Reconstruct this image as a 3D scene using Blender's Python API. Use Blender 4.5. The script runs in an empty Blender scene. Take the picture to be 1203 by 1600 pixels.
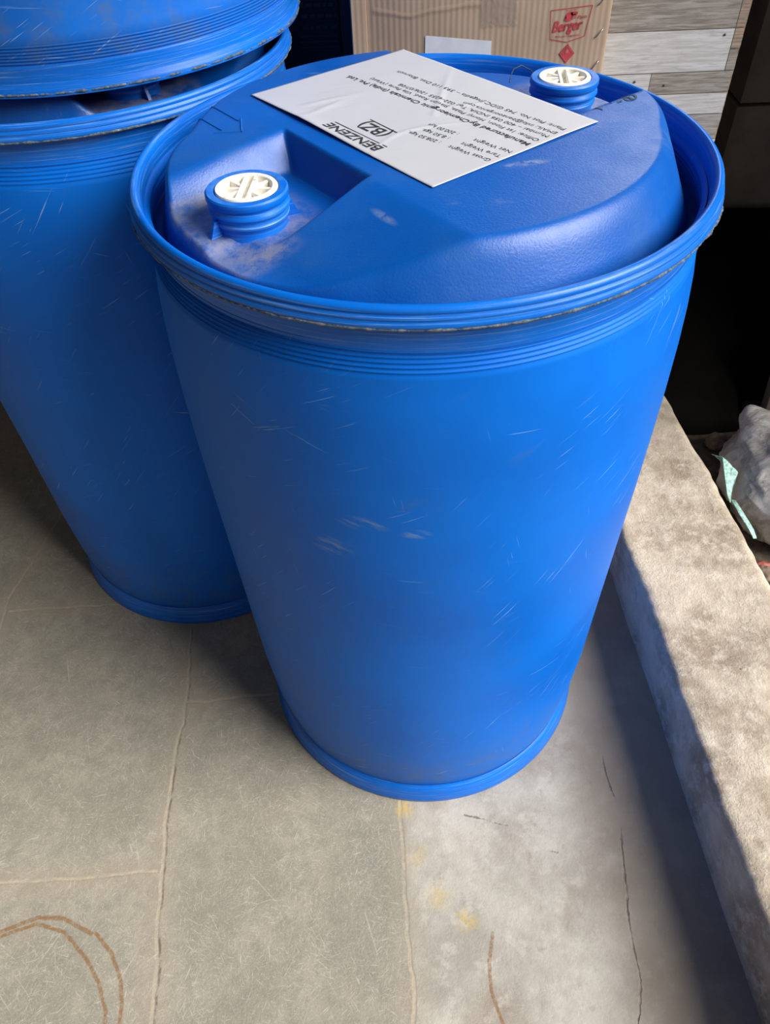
import bpy, bmesh, math, random
import numpy as np
from mathutils import Vector, Matrix, noise as mnoise

random.seed(7)
C = bpy.context.scene.collection
SC = bpy.context.scene

# ------------------------------------------------------------------ camera
YAW, PITCH, ROLL = -0.0368, 0.8253, -0.0528
F_PX = 1198.2
d = Vector((math.sin(YAW) * math.cos(PITCH), math.cos(YAW) * math.cos(PITCH), -math.sin(PITCH)))
r = Vector((math.cos(YAW), -math.sin(YAW), 0))
u = r.cross(d)
r2 = math.cos(ROLL) * r + math.sin(ROLL) * u
u2 = -math.sin(ROLL) * r + math.cos(ROLL) * u
cam_data = bpy.data.cameras.new('camera')
cam = bpy.data.objects.new('camera', cam_data)
C.objects.link(cam)
M = Matrix((r2, u2, -d)).transposed().to_4x4()
M.translation = Vector((-0.0264, -0.7834, 1.2619))
cam.matrix_world = M
cam_data.sensor_fit = 'VERTICAL'
cam_data.sensor_height = 24.0
cam_data.lens = F_PX / 1600.0 * 24.0
cam_data.clip_start = 0.02
SC.camera = cam

# ------------------------------------------------------------------ light
SC.view_settings.view_transform = 'Standard'
SC.view_settings.look = 'None'
SC.view_settings.gamma = 1.0
SC.view_settings.use_curve_mapping = False
SC.view_settings.exposure = 0.0

world = bpy.data.worlds.new('world')
SC.world = world
world.use_nodes = True
bg = world.node_tree.nodes['Background']
bg.inputs['Color'].default_value = (0.93, 0.96, 1.0, 1)
bg.inputs['Strength'].default_value = 1.0
# overcast sky: dim over the shed front, brightened behind to add lid sheen
wn = world.node_tree
_tc = wn.nodes.new('ShaderNodeTexCoord')
_sx = wn.nodes.new('ShaderNodeSeparateXYZ')
_mr = wn.nodes.new('ShaderNodeMapRange')
_mr.interpolation_type = 'SMOOTHSTEP'
wn.links.new(_tc.outputs['Generated'], _sx.inputs[0])
wn.links.new(_sx.outputs[1], _mr.inputs[0])
for _i, _v in enumerate((0.25, 0.75, 0.155, 4.6)):
    _mr.inputs[_i + 1].default_value = _v
wn.links.new(_mr.outputs[0], bg.inputs['Strength'])

sun_d = bpy.data.lights.new('sun', 'SUN')
sun_d.energy = 8.0
sun_d.angle = math.radians(43)
sun_d.color = (1.0, 0.95, 0.87)
sun = bpy.data.objects.new('sun', sun_d)
C.objects.link(sun)
SUN_AZ, SUN_EL = math.radians(70), math.radians(38)    # azimuth from -Y towards +X
sv = Vector((math.sin(SUN_AZ) * math.cos(SUN_EL), -math.cos(SUN_AZ) * math.cos(SUN_EL), math.sin(SUN_EL)))
sun.location = sv * 6
sun.rotation_euler = sv.to_track_quat('Z', 'Y').to_euler()

# ------------------------------------------------------------------ node helpers
class NT:
    def __init__(self, name):
        self.mat = bpy.data.materials.new(name)
        self.mat.use_nodes = True
        self.nt = self.mat.node_tree
        self.bsdf = self.nt.nodes['Principled BSDF']
    def node(self, t, **kw):
        n = self.nt.nodes.new(t)
        for k, v in kw.items():
            setattr(n, k, v)
        return n
    def put(self, sock, v):
        if isinstance(v, bpy.types.NodeSocket):
            self.nt.links.new(v, sock)
        elif isinstance(v, (tuple, list)) and len(v) == 3 and sock.type == 'RGBA':
            sock.default_value = (*v, 1)
        else:
            sock.default_value = v
    def math(self, op, a, b=None, c=None, clamp=False):
        n = self.node('ShaderNodeMath', operation=op, use_clamp=clamp)
        for i, v in enumerate((a, b, c)):
            if v is not None:
                self.put(n.inputs[i], v)
        return n.outputs[0]
    def obj(self):
        return self.node('ShaderNodeTexCoord').outputs['Object']
    def mapping(self, vec, scale=(1, 1, 1), rot=(0, 0, 0), loc=(0, 0, 0)):
        n = self.node('ShaderNodeMapping')
        self.put(n.inputs['Vector'], vec)
        n.inputs['Scale'].default_value = scale
        n.inputs['Rotation'].default_value = rot
        self.put(n.inputs['Location'], loc)
        return n.outputs[0]
    def aniso(self, vec, scale, rot=0.0, loc=(0, 0, 0)):
        return self.mapping(self.mapping(vec, rot=(0, 0, rot)), scale=scale, loc=loc)
    def noise(self, vec, scale, detail=4, rough=0.55, dist=0.0):
        n = self.node('ShaderNodeTexNoise')
        self.put(n.inputs['Vector'], vec)
        n.inputs['Scale'].default_value = scale
        n.inputs['Detail'].default_value = detail
        n.inputs['Roughness'].default_value = rough
        n.inputs['Distortion'].default_value = dist
        return n.outputs[0]
    def step(self, v, lo, hi, a=0.0, b=1.0):
        n = self.node('ShaderNodeMapRange', interpolation_type='SMOOTHSTEP')
        self.put(n.inputs[0], v)
        for i, x in enumerate((lo, hi, a, b)):
            n.inputs[i + 1].default_value = x
        return n.outputs[0]
    def mix(self, f, a, b, mode='MIX'):
        n = self.node('ShaderNodeMix', data_type='RGBA', blend_type=mode)
        self.put(n.inputs[0], f)
        self.put(n.inputs[6], a)
        self.put(n.inputs[7], b)
        return n.outputs[2]
    def sep(self, vec):
        n = self.node('ShaderNodeSeparateXYZ')
        self.put(n.inputs[0], vec)
        return n.outputs
    def comb(self, x, y, z):
        n = self.node('ShaderNodeCombineXYZ')
        for i, v in enumerate((x, y, z)):
            self.put(n.inputs[i], v)
        return n.outputs[0]
    def bump(self, h, strength=0.3, dist=0.002, normal=None):
        n = self.node('ShaderNodeBump')
        n.inputs['Strength'].default_value = strength
        n.inputs['Distance'].default_value = dist
        self.put(n.inputs['Height'], h)
        if normal is not None:
            self.put(n.inputs['Normal'], normal)
        return n.outputs[0]
    def out(self, color=None, rough=None, normal=None, spec=None):
        if color is not None: self.put(self.bsdf.inputs['Base Color'], color)
        if rough is not None: self.put(self.bsdf.inputs['Roughness'], rough)
        if normal is not None: self.put(self.bsdf.inputs['Normal'], normal)
        if spec is not None: self.put(self.bsdf.inputs['Specular IOR Level'], spec)
        return self.mat
    # distance to a 2D segment (x, y sockets)
    def seg(self, x, y, a, b):
        L = math.hypot(b[0] - a[0], b[1] - a[1])
        ex, ey = (b[0] - a[0]) / L, (b[1] - a[1]) / L
        dx = self.math('SUBTRACT', x, a[0]); dy = self.math('SUBTRACT', y, a[1])
        al = self.math('MULTIPLY_ADD', dx, ex, self.math('MULTIPLY', dy, ey))
        cl = self.math('MINIMUM', self.math('MAXIMUM', al, 0.0), L)
        px = self.math('SUBTRACT', dx, self.math('MULTIPLY', cl, ex))
        py = self.math('SUBTRACT', dy, self.math('MULTIPLY', cl, ey))
        return self.math('SQRT', self.math('MULTIPLY_ADD', px, px, self.math('MULTIPLY', py, py)))
    def poly(self, x, y, pts):
        o = None
        for a, b in zip(pts, pts[1:]):
            s = self.seg(x, y, a, b)
            o = s if o is None else self.math('MINIMUM', o, s)
        return o

def simple(name, col, rough=0.6, var=0.0, scale=20, spec=0.5, bump=0.0):
    m = NT(name)
    o = m.obj()
    c = col
    nrm = None
    if var or bump:
        n = m.noise(o, scale, 6)
    if var:
        c = m.mix(m.step(n, 0.3, 0.7), tuple(x * (1 - var) for x in col), tuple(min(1, x * (1 + var)) for x in col))
    if bump:
        nrm = m.bump(n, bump, 0.004)
    return m.out(c, rough, nrm, spec)

# ------------------------------------------------------------------ materials
BLUE = (0.003, 0.098, 0.53)

def plastic(name, kind):
    m = NT(name)
    o0 = m.obj()
    rnd = m.node('ShaderNodeObjectInfo').outputs['Location']
    o = m.mapping(o0, loc=(0, 0, 0))
    shift = m.node('ShaderNodeVectorMath', operation='MULTIPLY_ADD')
    m.put(shift.inputs[0], rnd); shift.inputs[1].default_value = (5, 7, 3); m.put(shift.inputs[2], o0)
    v = shift.outputs[0]
    big = m.noise(v, 5, 3)
    col = m.mix(m.step(big, 0.3, 0.7), (0.0004, 0.108, 0.52), (0.0006, 0.138, 0.62))
    fine = m.noise(v, 240, 2)
    x, y, z = m.sep(o0)
    if kind == 'body':
        # cylindrical coordinates: arc length and height
        ang = m.math('MULTIPLY', m.math('ARCTAN2', y, x), 0.28)
        cyl = m.comb(ang, z, 0.0)
        cylr = m.node('ShaderNodeVectorMath', operation='ADD')
        m.put(cylr.inputs[0], cyl); m.put(cylr.inputs[1], rnd)
        cyl = cylr.outputs[0]
        s_all = None
        for (rot, sx, sy, th, sc, ms) in ((0.08, 9, 330, 0.715, 1, 5), (-0.45, 14, 380, 0.69, 1, 6), (0.4, 14, 380, 0.73, 1, 7), (-0.9, 12, 360, 0.69, 1, 6), (1.35, 12, 360, 0.745, 1, 6)):
            n = m.noise(m.aniso(cyl, (sx, sy, 1), rot), sc, 2, 0.5)
            patch = m.step(m.noise(m.mapping(cyl, loc=(rot * 9, 0, 0)), ms, 2), 0.50, 0.66)
            if rot in (-0.9, -0.45):
                patch = m.math('MAXIMUM', patch, m.math('MULTIPLY', m.step(ang, -0.20, -0.08), m.step(ang, 0.07, 0.03)))
            s = m.math('MULTIPLY', m.step(n, th - 0.03, th + 0.035), patch)
            s_all = s if s_all is None else m.math('MAXIMUM', s_all, s)
        dirtz = m.step(m.math('MULTIPLY_ADD', m.noise(cyl, 9, 4), 0.22, m.math('MULTIPLY', z, -1)), -0.10, 0.04)
        smn = m.noise(m.aniso(cyl, (1, 2.6, 1), -0.5), 7, 6, 0.7)
        smear = m.math('MULTIPLY', m.step(smn, 0.60, 0.76), 0.35)
        col = m.mix(smear, col, (0.05, 0.12, 0.27))
        col = m.mix(m.math('MULTIPLY', dirtz, m.step(m.noise(cyl, 30, 6, 0.7), 0.4, 0.75, 0.10, 0.6)), col, (0.075, 0.13, 0.22))
        blk = m.step(m.noise(m.mapping(cyl, scale=(1, 1.8, 1)), 16, 3), 0.745, 0.80)
        col = m.mix(m.math('MULTIPLY', blk, 0.6), col, (0.01, 0.03, 0.06))
        # pale rubbed patches at the height where drums knock together
        for (ax, az, rx, rz, k) in ((-0.505, 0.700, 0.034, 0.012, 0.8), (-0.540, 0.655, 0.03, 0.018, 0.8), (-0.455, 0.690, 0.018, 0.009, 0.9)):
            dx = m.math('DIVIDE', m.math('SUBTRACT', ang, ax), rx)
            dz = m.math('DIVIDE', m.math('SUBTRACT', z, az), rz)
            q = m.math('SQRT', m.math('MULTIPLY_ADD', dx, dx, m.math('MULTIPLY', dz, dz)))
            q = m.math('MULTIPLY', m.step(q, 1.0, 0.2), m.step(m.noise(m.aniso(cyl, (40, 160, 1), 0.4), 1, 4), 0.42, 0.62))
            col = m.mix(m.math('MULTIPLY', q, k * 0.55), col, (0.22, 0.30, 0.42))
        col = m.mix(m.math('MULTIPLY', s_all, 0.50), col, (0.30, 0.48, 0.72))
        rough = m.step(big, 0.3, 0.7, 0.40, 0.50)
        nrm = m.bump(m.math('MULTIPLY_ADD', s_all, 1.2, m.math('MULTIPLY', fine, 0.25)), 0.10, 0.0015)
    elif kind == 'lid':
        col = m.mix(m.step(big, 0.3, 0.7), (0.0003, 0.070, 0.34), (0.0004, 0.086, 0.41))   # darker than the side: weaker light on top put into the colour
        dust = m.noise(v, 11, 7, 0.65)
        col = m.mix(m.math('MULTIPLY', m.step(dust, 0.40, 0.72), 0.30), col, (0.025, 0.115, 0.32))
        zz = m.math('SUBTRACT', z, 0.9655)
        # settled dust in the bung pockets and on rubbed patches
        pocket = m.math('MULTIPLY', m.step(z, 0.944, 0.938), m.step(z, 0.920, 0.932))
        sl = m.math('ABSOLUTE', m.math('MULTIPLY_ADD', x, math.cos(math.radians(37)), m.math('MULTIPLY', y, math.sin(math.radians(37)))))
        tl = m.math('ABSOLUTE', m.math('MULTIPLY_ADD', y, math.cos(math.radians(37)), m.math('MULTIPLY', x, -math.sin(math.radians(37)))))
        pocket = m.math('MULTIPLY', pocket, m.math('MULTIPLY', m.step(sl, 0.13, 0.17), m.step(tl, 0.085, 0.06)))
        pocket = m.math('MULTIPLY', pocket, m.step(m.noise(v, 30, 7, 0.75), 0.32, 0.60))
        col = m.mix(m.math('MULTIPLY', pocket, 0.52), col, (0.33, 0.31, 0.29))
        rub = m.step(m.noise(m.mapping(v, scale=(1, 3, 1), rot=(0, 0, 0.6)), 9, 6, 0.7), 0.63, 0.78)
        col = m.mix(m.math('MULTIPLY', rub, 0.35), col, (0.20, 0.27, 0.38))
        for (cx, cy, rot, rx, ry, k) in ((0.088, -0.098, 0.25, 0.030, 0.008, 0.8), (-0.037, -0.172, -0.95, 0.022, 0.005, 0.5)):
            q = m.mapping(m.mapping(o0, loc=(-cx, -cy, 0)), rot=(0, 0, -rot))
            qx, qy, _z = m.sep(q)
            qx = m.math('DIVIDE', qx, rx); qy = m.math('DIVIDE', qy, ry)
            q = m.math('SQRT', m.math('MULTIPLY_ADD', qx, qx, m.math('MULTIPLY', qy, qy)))
            q = m.math('MULTIPLY', m.step(q, 1.0, 0.3), m.step(m.noise(v, 90, 5, 0.7), 0.38, 0.56))
            col = m.mix(m.math('MULTIPLY', q, k * 0.6), col, (0.30, 0.36, 0.45))
        peb = m.noise(v, 480, 3, 0.6)
        rough = m.step(dust, 0.35, 0.7, 0.34, 0.48)
        nrm = m.bump(peb, 0.22, 0.0012)
    else:
        ring = m.noise(m.mapping(v, scale=(1.2, 1.2, 90)), 8, 5, 0.7)
        col = m.mix(m.math('MULTIPLY', m.step(ring, 0.50, 0.72), 0.5), col, (0.20, 0.36, 0.58))
        rough = 0.36
        nrm = m.bump(fine, 0.08, 0.0012)
    return m.out(col, rough, nrm, {'body': 0.16, 'lid': 0.42}.get(kind, 0.30))

M_BODY = plastic('blue_plastic_body', 'body')
M_LID = plastic('blue_plastic_lid', 'lid')
M_RIM = plastic('blue_plastic_ring', 'ring')

def mat_flash():
    m = NT('frayed_dirty_flash')
    n = m.noise(m.obj(), 240, 5, 0.75)
    c = m.mix(m.step(n, 0.4, 0.58), (0.015, 0.05, 0.11), (0.12, 0.13, 0.14))
    c = m.mix(m.step(n, 0.62, 0.74), c, (0.42, 0.40, 0.35))
    return m.out(c, 0.8)
M_FLASH = mat_flash()

def mat_white():
    m = NT('white_plug_plastic')
    o = m.obj()
    n = m.noise(o, 120, 6, 0.7)
    c = m.mix(m.step(n, 0.56, 0.74), (0.80, 0.77, 0.70), (0.30, 0.24, 0.18))
    return m.out(c, 0.5)
M_WHITE = mat_white()

def mat_paper():
    m = NT('label_paper')
    o = m.obj()
    n = m.noise(o, 18, 6)
    st = m.step(m.noise(o, 9, 5, 0.7), 0.60, 0.78)
    c = m.mix(m.math('MULTIPLY', st, 0.35), (0.44, 0.455, 0.505), (0.38, 0.365, 0.35))
    sp = m.step(m.noise(o, 230, 2), 0.77, 0.80)
    c = m.mix(m.math('MULTIPLY', sp, 0.5), c, (0.25, 0.18, 0.13))
    w = m.noise(m.mapping(o, rot=(0, 0, 0.9), scale=(1, 2.4, 1)), 14, 3, 0.5, 1.2)
    return m.out(c, 0.5, m.bump(m.math('MULTIPLY_ADD', n, 0.3, w), 0.16, 0.004), 0.35)
M_PAPER = mat_paper()
M_INK = simple('black_ink', (0.020, 0.020, 0.024), 0.7)
M_MARKER = simple('faded_marker_ink', (0.03, 0.045, 0.06), 0.6)
M_DARKWIRE = simple('dark_wire', (0.02, 0.03, 0.05), 0.5)

def mat_card():
    m = NT('corrugated_cardboard')
    o = m.obj()
    x, y, z = m.sep(o)
    n = m.noise(m.mapping(o, scale=(1, 1, 0.25)), 60, 4)
    lx = m.math('ADD', m.math('ADD', x, y), m.math('MULTIPLY', m.noise(o, 5, 2), 0.002))
    fl = m.math('SINE', m.math('MULTIPLY', lx, 2 * math.pi / 0.0079))
    h = m.math('MULTIPLY_ADD', fl, 0.5, 0.5)
    c = m.mix(m.step(m.noise(o, 7, 6, 0.6), 0.3, 0.7), (0.345, 0.255, 0.185), (0.42, 0.32, 0.24))
    c = m.mix(m.math('MULTIPLY', m.step(n, 0.4, 0.75), 0.30), c, (0.29, 0.21, 0.145))
    c = m.mix(m.math('MULTIPLY', h, 0.10), c, (0.56, 0.44, 0.32))
    cr = m.poly(m.math('MULTIPLY_ADD', m.noise(o, 40, 3), 0.006, x), m.math('MULTIPLY_ADD', m.noise(o, 30, 3), 0.008, z), [(-0.145, 0.957), (-0.118, 0.953), (-0.094, 0.949), (-0.066, 0.954), (-0.036, 0.957), (0.0, 0.960)])
    h = m.math('MULTIPLY_ADD', m.step(cr, 0.005, 0.0), 2.5, h)
    c = m.mix(m.math('MULTIPLY', m.step(cr, 0.004, 0.0005), 0.3), c, (0.30, 0.20, 0.13))
    return m.out(c, 0.75, m.bump(m.math('MULTIPLY_ADD', n, 0.15, h), 0.16, 0.0015), 0.25)
M_CARD = mat_card()
M_REDINK = simple('red_print', (0.46, 0.045, 0.055), 0.7, 0.25, 90)
M_PINKINK = simple('faint_red_print', (0.50, 0.16, 0.13), 0.7, 0.2, 90)
M_STEEL = simple('staple_steel', (0.42, 0.38, 0.33), 0.35)
M_STEEL.node_tree.nodes['Principled BSDF'].inputs['Metallic'].default_value = 0.8

def mat_tape():
    m = NT('clear_packing_tape')
    o = m.obj()
    n = m.noise(m.mapping(o, rot=(0, 0.6, 0)), 70, 5, 0.6, 1.5)
    m.bsdf.inputs['Alpha'].default_value = 0.32
    return m.out((0.40, 0.33, 0.30), 0.14, m.bump(n, 0.55, 0.004), 0.6)
M_TAPE = mat_tape()
M_STICK = simple('pale_sticker', (0.62, 0.66, 0.74), 0.4, 0.05, 60)

def mat_plank(name, base, dark, sc=1.0):
    m = NT(name)
    o = m.obj()
    rn = m.node('ShaderNodeObjectInfo').outputs['Location']
    g = m.noise(m.mapping(o, scale=(4, 4, 70)), 5 * sc, 6, 0.62, 0.6)
    g2 = m.noise(m.mapping(o, scale=(2, 2, 14)), 8 * sc, 5, 0.6, 1.4)
    c = m.mix(m.step(g, 0.36, 0.66), dark, base)
    c = m.mix(m.math('MULTIPLY', m.step(g2, 0.52, 0.70), 0.45), c, tuple(0.6 * a for a in dark))
    k = m.step(m.noise(m.mapping(o, scale=(1, 1, 1.6)), 45, 1), 0.80, 0.83)
    c = m.mix(k, c, (0.06, 0.045, 0.035))
    return m.out(c, 0.55, m.bump(g, 0.12, 0.001), 0.35)
M_PL_GREY = mat_plank('wood_print_grey', (0.41, 0.385, 0.355), (0.22, 0.20, 0.175))
M_PL_WHITE = mat_plank('wood_print_whitewashed', (0.66, 0.665, 0.67), (0.50, 0.50, 0.49))
M_PL_MID = mat_plank('wood_print_midgrey', (0.48, 0.46, 0.43), (0.29, 0.27, 0.245))
M_PL_PINK = mat_plank('wood_print_reddish', (0.42, 0.33, 0.265), (0.25, 0.185, 0.14))
M_SEAM = simple('plank_seam', (0.10, 0.085, 0.07), 0.7)
M_CORE = simple('chipboard_core', (0.33, 0.25, 0.17), 0.9, 0.4, 160, bump=0.4)
M_BLACKCARD = simple('black_carton', (0.008, 0.010, 0.016), 0.55, 0.2, 30)
M_FADEPRINT = simple('worn_grey_print', (0.05, 0.055, 0.07), 0.7)
M_NAVY = simple('dark_painted_steel', (0.016, 0.026, 0.04), 0.5, 0.2, 12)

def mat_floor():
    m = NT('stone_slab_floor')
    o = m.obj()
    x0, y0, _ = m.sep(o)
    wob = m.noise(o, 14, 3)
    wob2 = m.noise(m.mapping(o, loc=(3, 5, 0)), 14, 3)
    x = m.math('ADD', x0, m.math('MULTIPLY', m.math('SUBTRACT', wob, 0.5), 0.016))
    y = m.math('ADD', y0, m.math('MULTIPLY', m.math('SUBTRACT', wob2, 0.5), 0.016))
    n1 = m.noise(o, 6, 7, 0.6)
    n2 = m.noise(o, 38, 6, 0.65)
    n3 = m.noise(o, 220, 4, 0.7)
    stone = m.mix(m.step(n1, 0.32, 0.68), (0.225, 0.215, 0.178), (0.310, 0.285, 0.235))
    stone = m.mix(m.math('MULTIPLY', m.step(n2, 0.40, 0.66), 0.60), stone, (0.195, 0.19, 0.16))
    red = m.step(m.noise(m.mapping(o, loc=(1.3, 0.4, 0)), 5, 4), 0.56, 0.72)
    stone = m.mix(m.math('MULTIPLY', red, 0.35), stone, (0.27, 0.215, 0.175))
    # short pale scuffs in several directions
    sc_all = None
    for i, rot in enumerate((0.15, 0.55, 1.0, 1.45, 1.9, 2.4, 2.85)):
        n = m.noise(m.aniso(o, (44, 640, 1), rot, (i * 1.7, i * 2.3, 0)), 1.0, 2, 0.5, 0.35)
        s = m.math('MULTIPLY', m.step(n, 0.60, 0.74), m.step(m.noise(m.mapping(o, loc=(i * 3, 0, 0)), 13, 3), 0.38, 0.62))
        sc_all = s if sc_all is None else m.math('MAXIMUM', sc_all, s)
    lng = None
    for i, rot in enumerate((0.75, 1.25, 2.05)):
        n = m.noise(m.aniso(o, (5, 330, 1), rot, (i * 3.7, i * 1.3, 0)), 1.0, 1, 0.5, 0.2)
        s = m.math('MULTIPLY', m.step(n, 0.70, 0.78), m.step(m.noise(m.mapping(o, loc=(i * 5, 2, 0)), 5, 2), 0.45, 0.6))
        lng = s if lng is None else m.math('MAXIMUM', lng, s)
    grit = m.step(m.noise(o, 330, 3, 0.7), 0.52, 0.72)
    stone = m.mix(m.math('MULTIPLY', grit, 0.45), stone, (0.46, 0.44, 0.38))
    stone = m.mix(m.math('MULTIPLY', sc_all, 0.55), stone, (0.56, 0.53, 0.47))
    stone = m.mix(m.math('MULTIPLY', lng, 0.35), stone, (0.55, 0.52, 0.46))
    # screed beside the kerb
    cem = m.mix(m.step(m.noise(m.mapping(o, loc=(7, 2, 0)), 7, 7, 0.6), 0.34, 0.66), (0.29, 0.27, 0.235), (0.45, 0.43, 0.385))
    brown = m.step(m.noise(m.mapping(o, loc=(2, 9, 0), scale=(1, 0.7, 1)), 9, 6, 0.65), 0.50, 0.70)
    cem = m.mix(m.math('MULTIPLY', brown, 0.55), cem, (0.24, 0.195, 0.155))
    cem = m.mix(m.math('MULTIPLY', m.step(m.noise(m.mapping(o, loc=(6, 1, 0)), 28, 7, 0.7), 0.50, 0.66), 0.45), cem, (0.52, 0.50, 0.45))
    cem = m.mix(m.math('MULTIPLY', m.step(m.noise(m.mapping(o, loc=(1, 6, 0)), 34, 7, 0.72), 0.56, 0.70), 0.5), cem, (0.22, 0.185, 0.15))
    cem = m.mix(m.math('MULTIPLY', sc_all, 0.22), cem, (0.56, 0.54, 0.49))
    cem = m.mix(m.math('MULTIPLY', grit, 0.18), cem, (0.22, 0.19, 0.16))
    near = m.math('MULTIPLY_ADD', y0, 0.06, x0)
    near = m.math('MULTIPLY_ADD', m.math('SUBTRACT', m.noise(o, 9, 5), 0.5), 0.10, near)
    grime_shade = m.step(near, 0.17, 0.29)  # brown grime by the kerb, with its soft shadow put into the colour
    cem = m.mix(m.math('MULTIPLY', grime_shade, 0.72), cem, (0.185, 0.150, 0.118))
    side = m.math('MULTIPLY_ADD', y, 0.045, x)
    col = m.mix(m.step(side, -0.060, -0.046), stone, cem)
    # joints
    J = [[(-0.385, -0.66), (-0.398, -0.582), (-0.436, -0.265), (-0.437, -0.086), (-0.455, 0.08)], [(-1.4, -0.43), (-0.557, -0.387), (-0.431, -0.379)],
         [(-0.438, -0.083), (-0.273, -0.07), (-0.05, -0.05)], [(-0.838, 0.132), (-0.622, 0.142), (-0.4, 0.15)], [(-0.842, 0.06), (-0.849, 0.164), (-0.80, 0.45)], [(-1.4, 0.02), (-0.842, 0.09)],
         [(-0.05, -0.2), (-0.038, -0.42), (-0.024, -0.66)]]
    dj = None
    for P in J:
        s = m.poly(x, y, P)
        dj = s if dj is None else m.math('MINIMUM', dj, s)
    col = m.mix(m.math('MULTIPLY', m.step(dj, 0.040, 0.002), m.step(n2, 0.35, 0.65, 0.1, 0.55)), col, (0.32, 0.27, 0.205))
    col = m.mix(m.math('MULTIPLY', m.step(m.math('MULTIPLY_ADD', m.math('SUBTRACT', m.noise(o, 90, 3), 0.5), 0.005, dj), 0.0032, 0.0002), m.step(n2, 0.38, 0.60, 0.15, 0.75)), col, (0.44, 0.375, 0.29))
    x1 = m.math('SUBTRACT', x, 0.004)
    dk = m.poly(x1, y, J[0])
    col = m.mix(m.math('MULTIPLY', m.step(dk, 0.0022, 0.0006), m.step(n2, 0.40, 0.6, 0.0, 0.7)), col, (0.09, 0.08, 0.065))
    # cracks in the screed
    cr = m.poly(x, y, [(0.300, -0.19), (0.302, -0.222), (0.309, -0.288), (0.302, -0.378), (0.290, -0.468), (0.291, -0.534), (0.27, -0.62)])
    cr2 = m.poly(x, y, [(0.06, -0.30), (0.13, -0.315), (0.17, -0.35), (0.20, -0.36)])
    crk = m.math('MINIMUM', cr, cr2)
    crk = m.math('MULTIPLY_ADD', m.math('SUBTRACT', m.noise(o, 120, 3), 0.5), 0.006, crk)
    ck = m.math('MULTIPLY', m.step(crk, 0.0022, 0.0002), m.step(wob, 0.40, 0.56))
    col = m.mix(m.math('MULTIPLY', ck, 0.7), col, (0.10, 0.08, 0.062))
    # rust ring marks left by drum and tin bottoms
    rust = None
    for P, w in (([(-0.72, -0.505), (-0.654, -0.463), (-0.601, -0.443), (-0.56, -0.446), (-0.512, -0.467)], 0.0048),
                 ([(-0.66, -0.472), (-0.60, -0.452), (-0.555, -0.465), (-0.512, -0.500), (-0.487, -0.530), (-0.467, -0.565), (-0.462, -0.60)], 0.0042),
                 ([(-0.505, -0.468), (-0.475, -0.494), (-0.454, -0.53), (-0.446, -0.56), (-0.443, -0.60)], 0.0042),
                 ([(0.088, -0.472), (0.080, -0.508), (0.080, -0.548), (0.091, -0.586), (0.11, -0.62)], 0.0038)):
        s = m.poly(m.math('MULTIPLY_ADD', m.math('SUBTRACT', x, x0), 0.5, x0), m.math('MULTIPLY_ADD', m.math('SUBTRACT', y, y0), 0.5, y0), P)
        s = m.step(m.math('MULTIPLY_ADD', m.math('SUBTRACT', m.noise(o, 150, 2), 0.5), 0.0022, s), w * 0.95, w * 0.35)
        rust = s if rust is None else m.math('MAXIMUM', rust, s)
    rust = m.math('MULTIPLY', rust, m.step(m.noise(o, 130, 4, 0.75), 0.34, 0.56, 0.25, 0.95))
    col = m.mix(m.math('MULTIPLY', rust, 0.9), col, (0.21, 0.115, 0.047))
    # yellow paint stains
    for (cx, cy, rr, k) in ((-0.038, -0.285, 0.022, 0.8), (0.05, -0.455, 0.024, 0.6), (0.012, -0.42, 0.03, 0.35), (-0.02, -0.36, 0.03, 0.25)):
        dx = m.math('SUBTRACT', x, cx); dy = m.math('SUBTRACT', y, cy)
        q = m.math('SQRT', m.math('MULTIPLY_ADD', dx, dx, m.math('MULTIPLY', dy, dy)))
        q = m.math('MULTIPLY', m.step(q, rr, rr * 0.2), m.step(m.noise(o, 45, 5, 0.7), 0.38, 0.58))
        col = m.mix(m.math('MULTIPLY', q, k), col, (0.50, 0.36, 0.09))
    # small specks
    sp = m.step(m.noise(o, 70, 1), 0.80, 0.83)
    col = m.mix(m.math('MULTIPLY', sp, 0.5), col, (0.10, 0.09, 0.075))
    h = m.math('MULTIPLY_ADD', n3, 0.35, m.math('MULTIPLY', n2, 0.8))
    h = m.math('SUBTRACT', h, m.math('MULTIPLY', m.step(dj, 0.004, 0.001), 0.22))
    h = m.math('SUBTRACT', h, m.math('MULTIPLY', ck, 1.6))
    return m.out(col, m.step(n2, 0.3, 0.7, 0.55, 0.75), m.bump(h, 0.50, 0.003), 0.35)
M_FLOOR = mat_floor()

def mat_kerb():
    m = NT('rough_cement')
    o = m.obj()
    n1 = m.noise(o, 8, 8, 0.62)
    n2 = m.noise(o, 42, 8, 0.72)
    n3 = m.noise(o, 260, 4, 0.7)
    c = m.mix(m.step(n1, 0.34, 0.64), (0.30, 0.245, 0.185), (0.56, 0.49, 0.40))
    c = m.mix(m.math('MULTIPLY', m.step(n2, 0.46, 0.66), 0.65), c, (0.66, 0.60, 0.515))
    c = m.mix(m.math('MULTIPLY', m.step(m.noise(m.mapping(o, loc=(4, 4, 4)), 20, 6, 0.7), 0.54, 0.72), 0.5), c, (0.24, 0.18, 0.135))
    sp = m.step(m.noise(o, 85, 1), 0.80, 0.825)
    c = m.mix(m.math('MULTIPLY', sp, 0.7), c, (0.05, 0.04, 0.035))
    h = m.math('MULTIPLY_ADD', n3, 0.45, n2)
    return m.out(c, 0.85, m.bump(h, 0.75, 0.006), 0.2)
M_KERB = mat_kerb()

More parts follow.
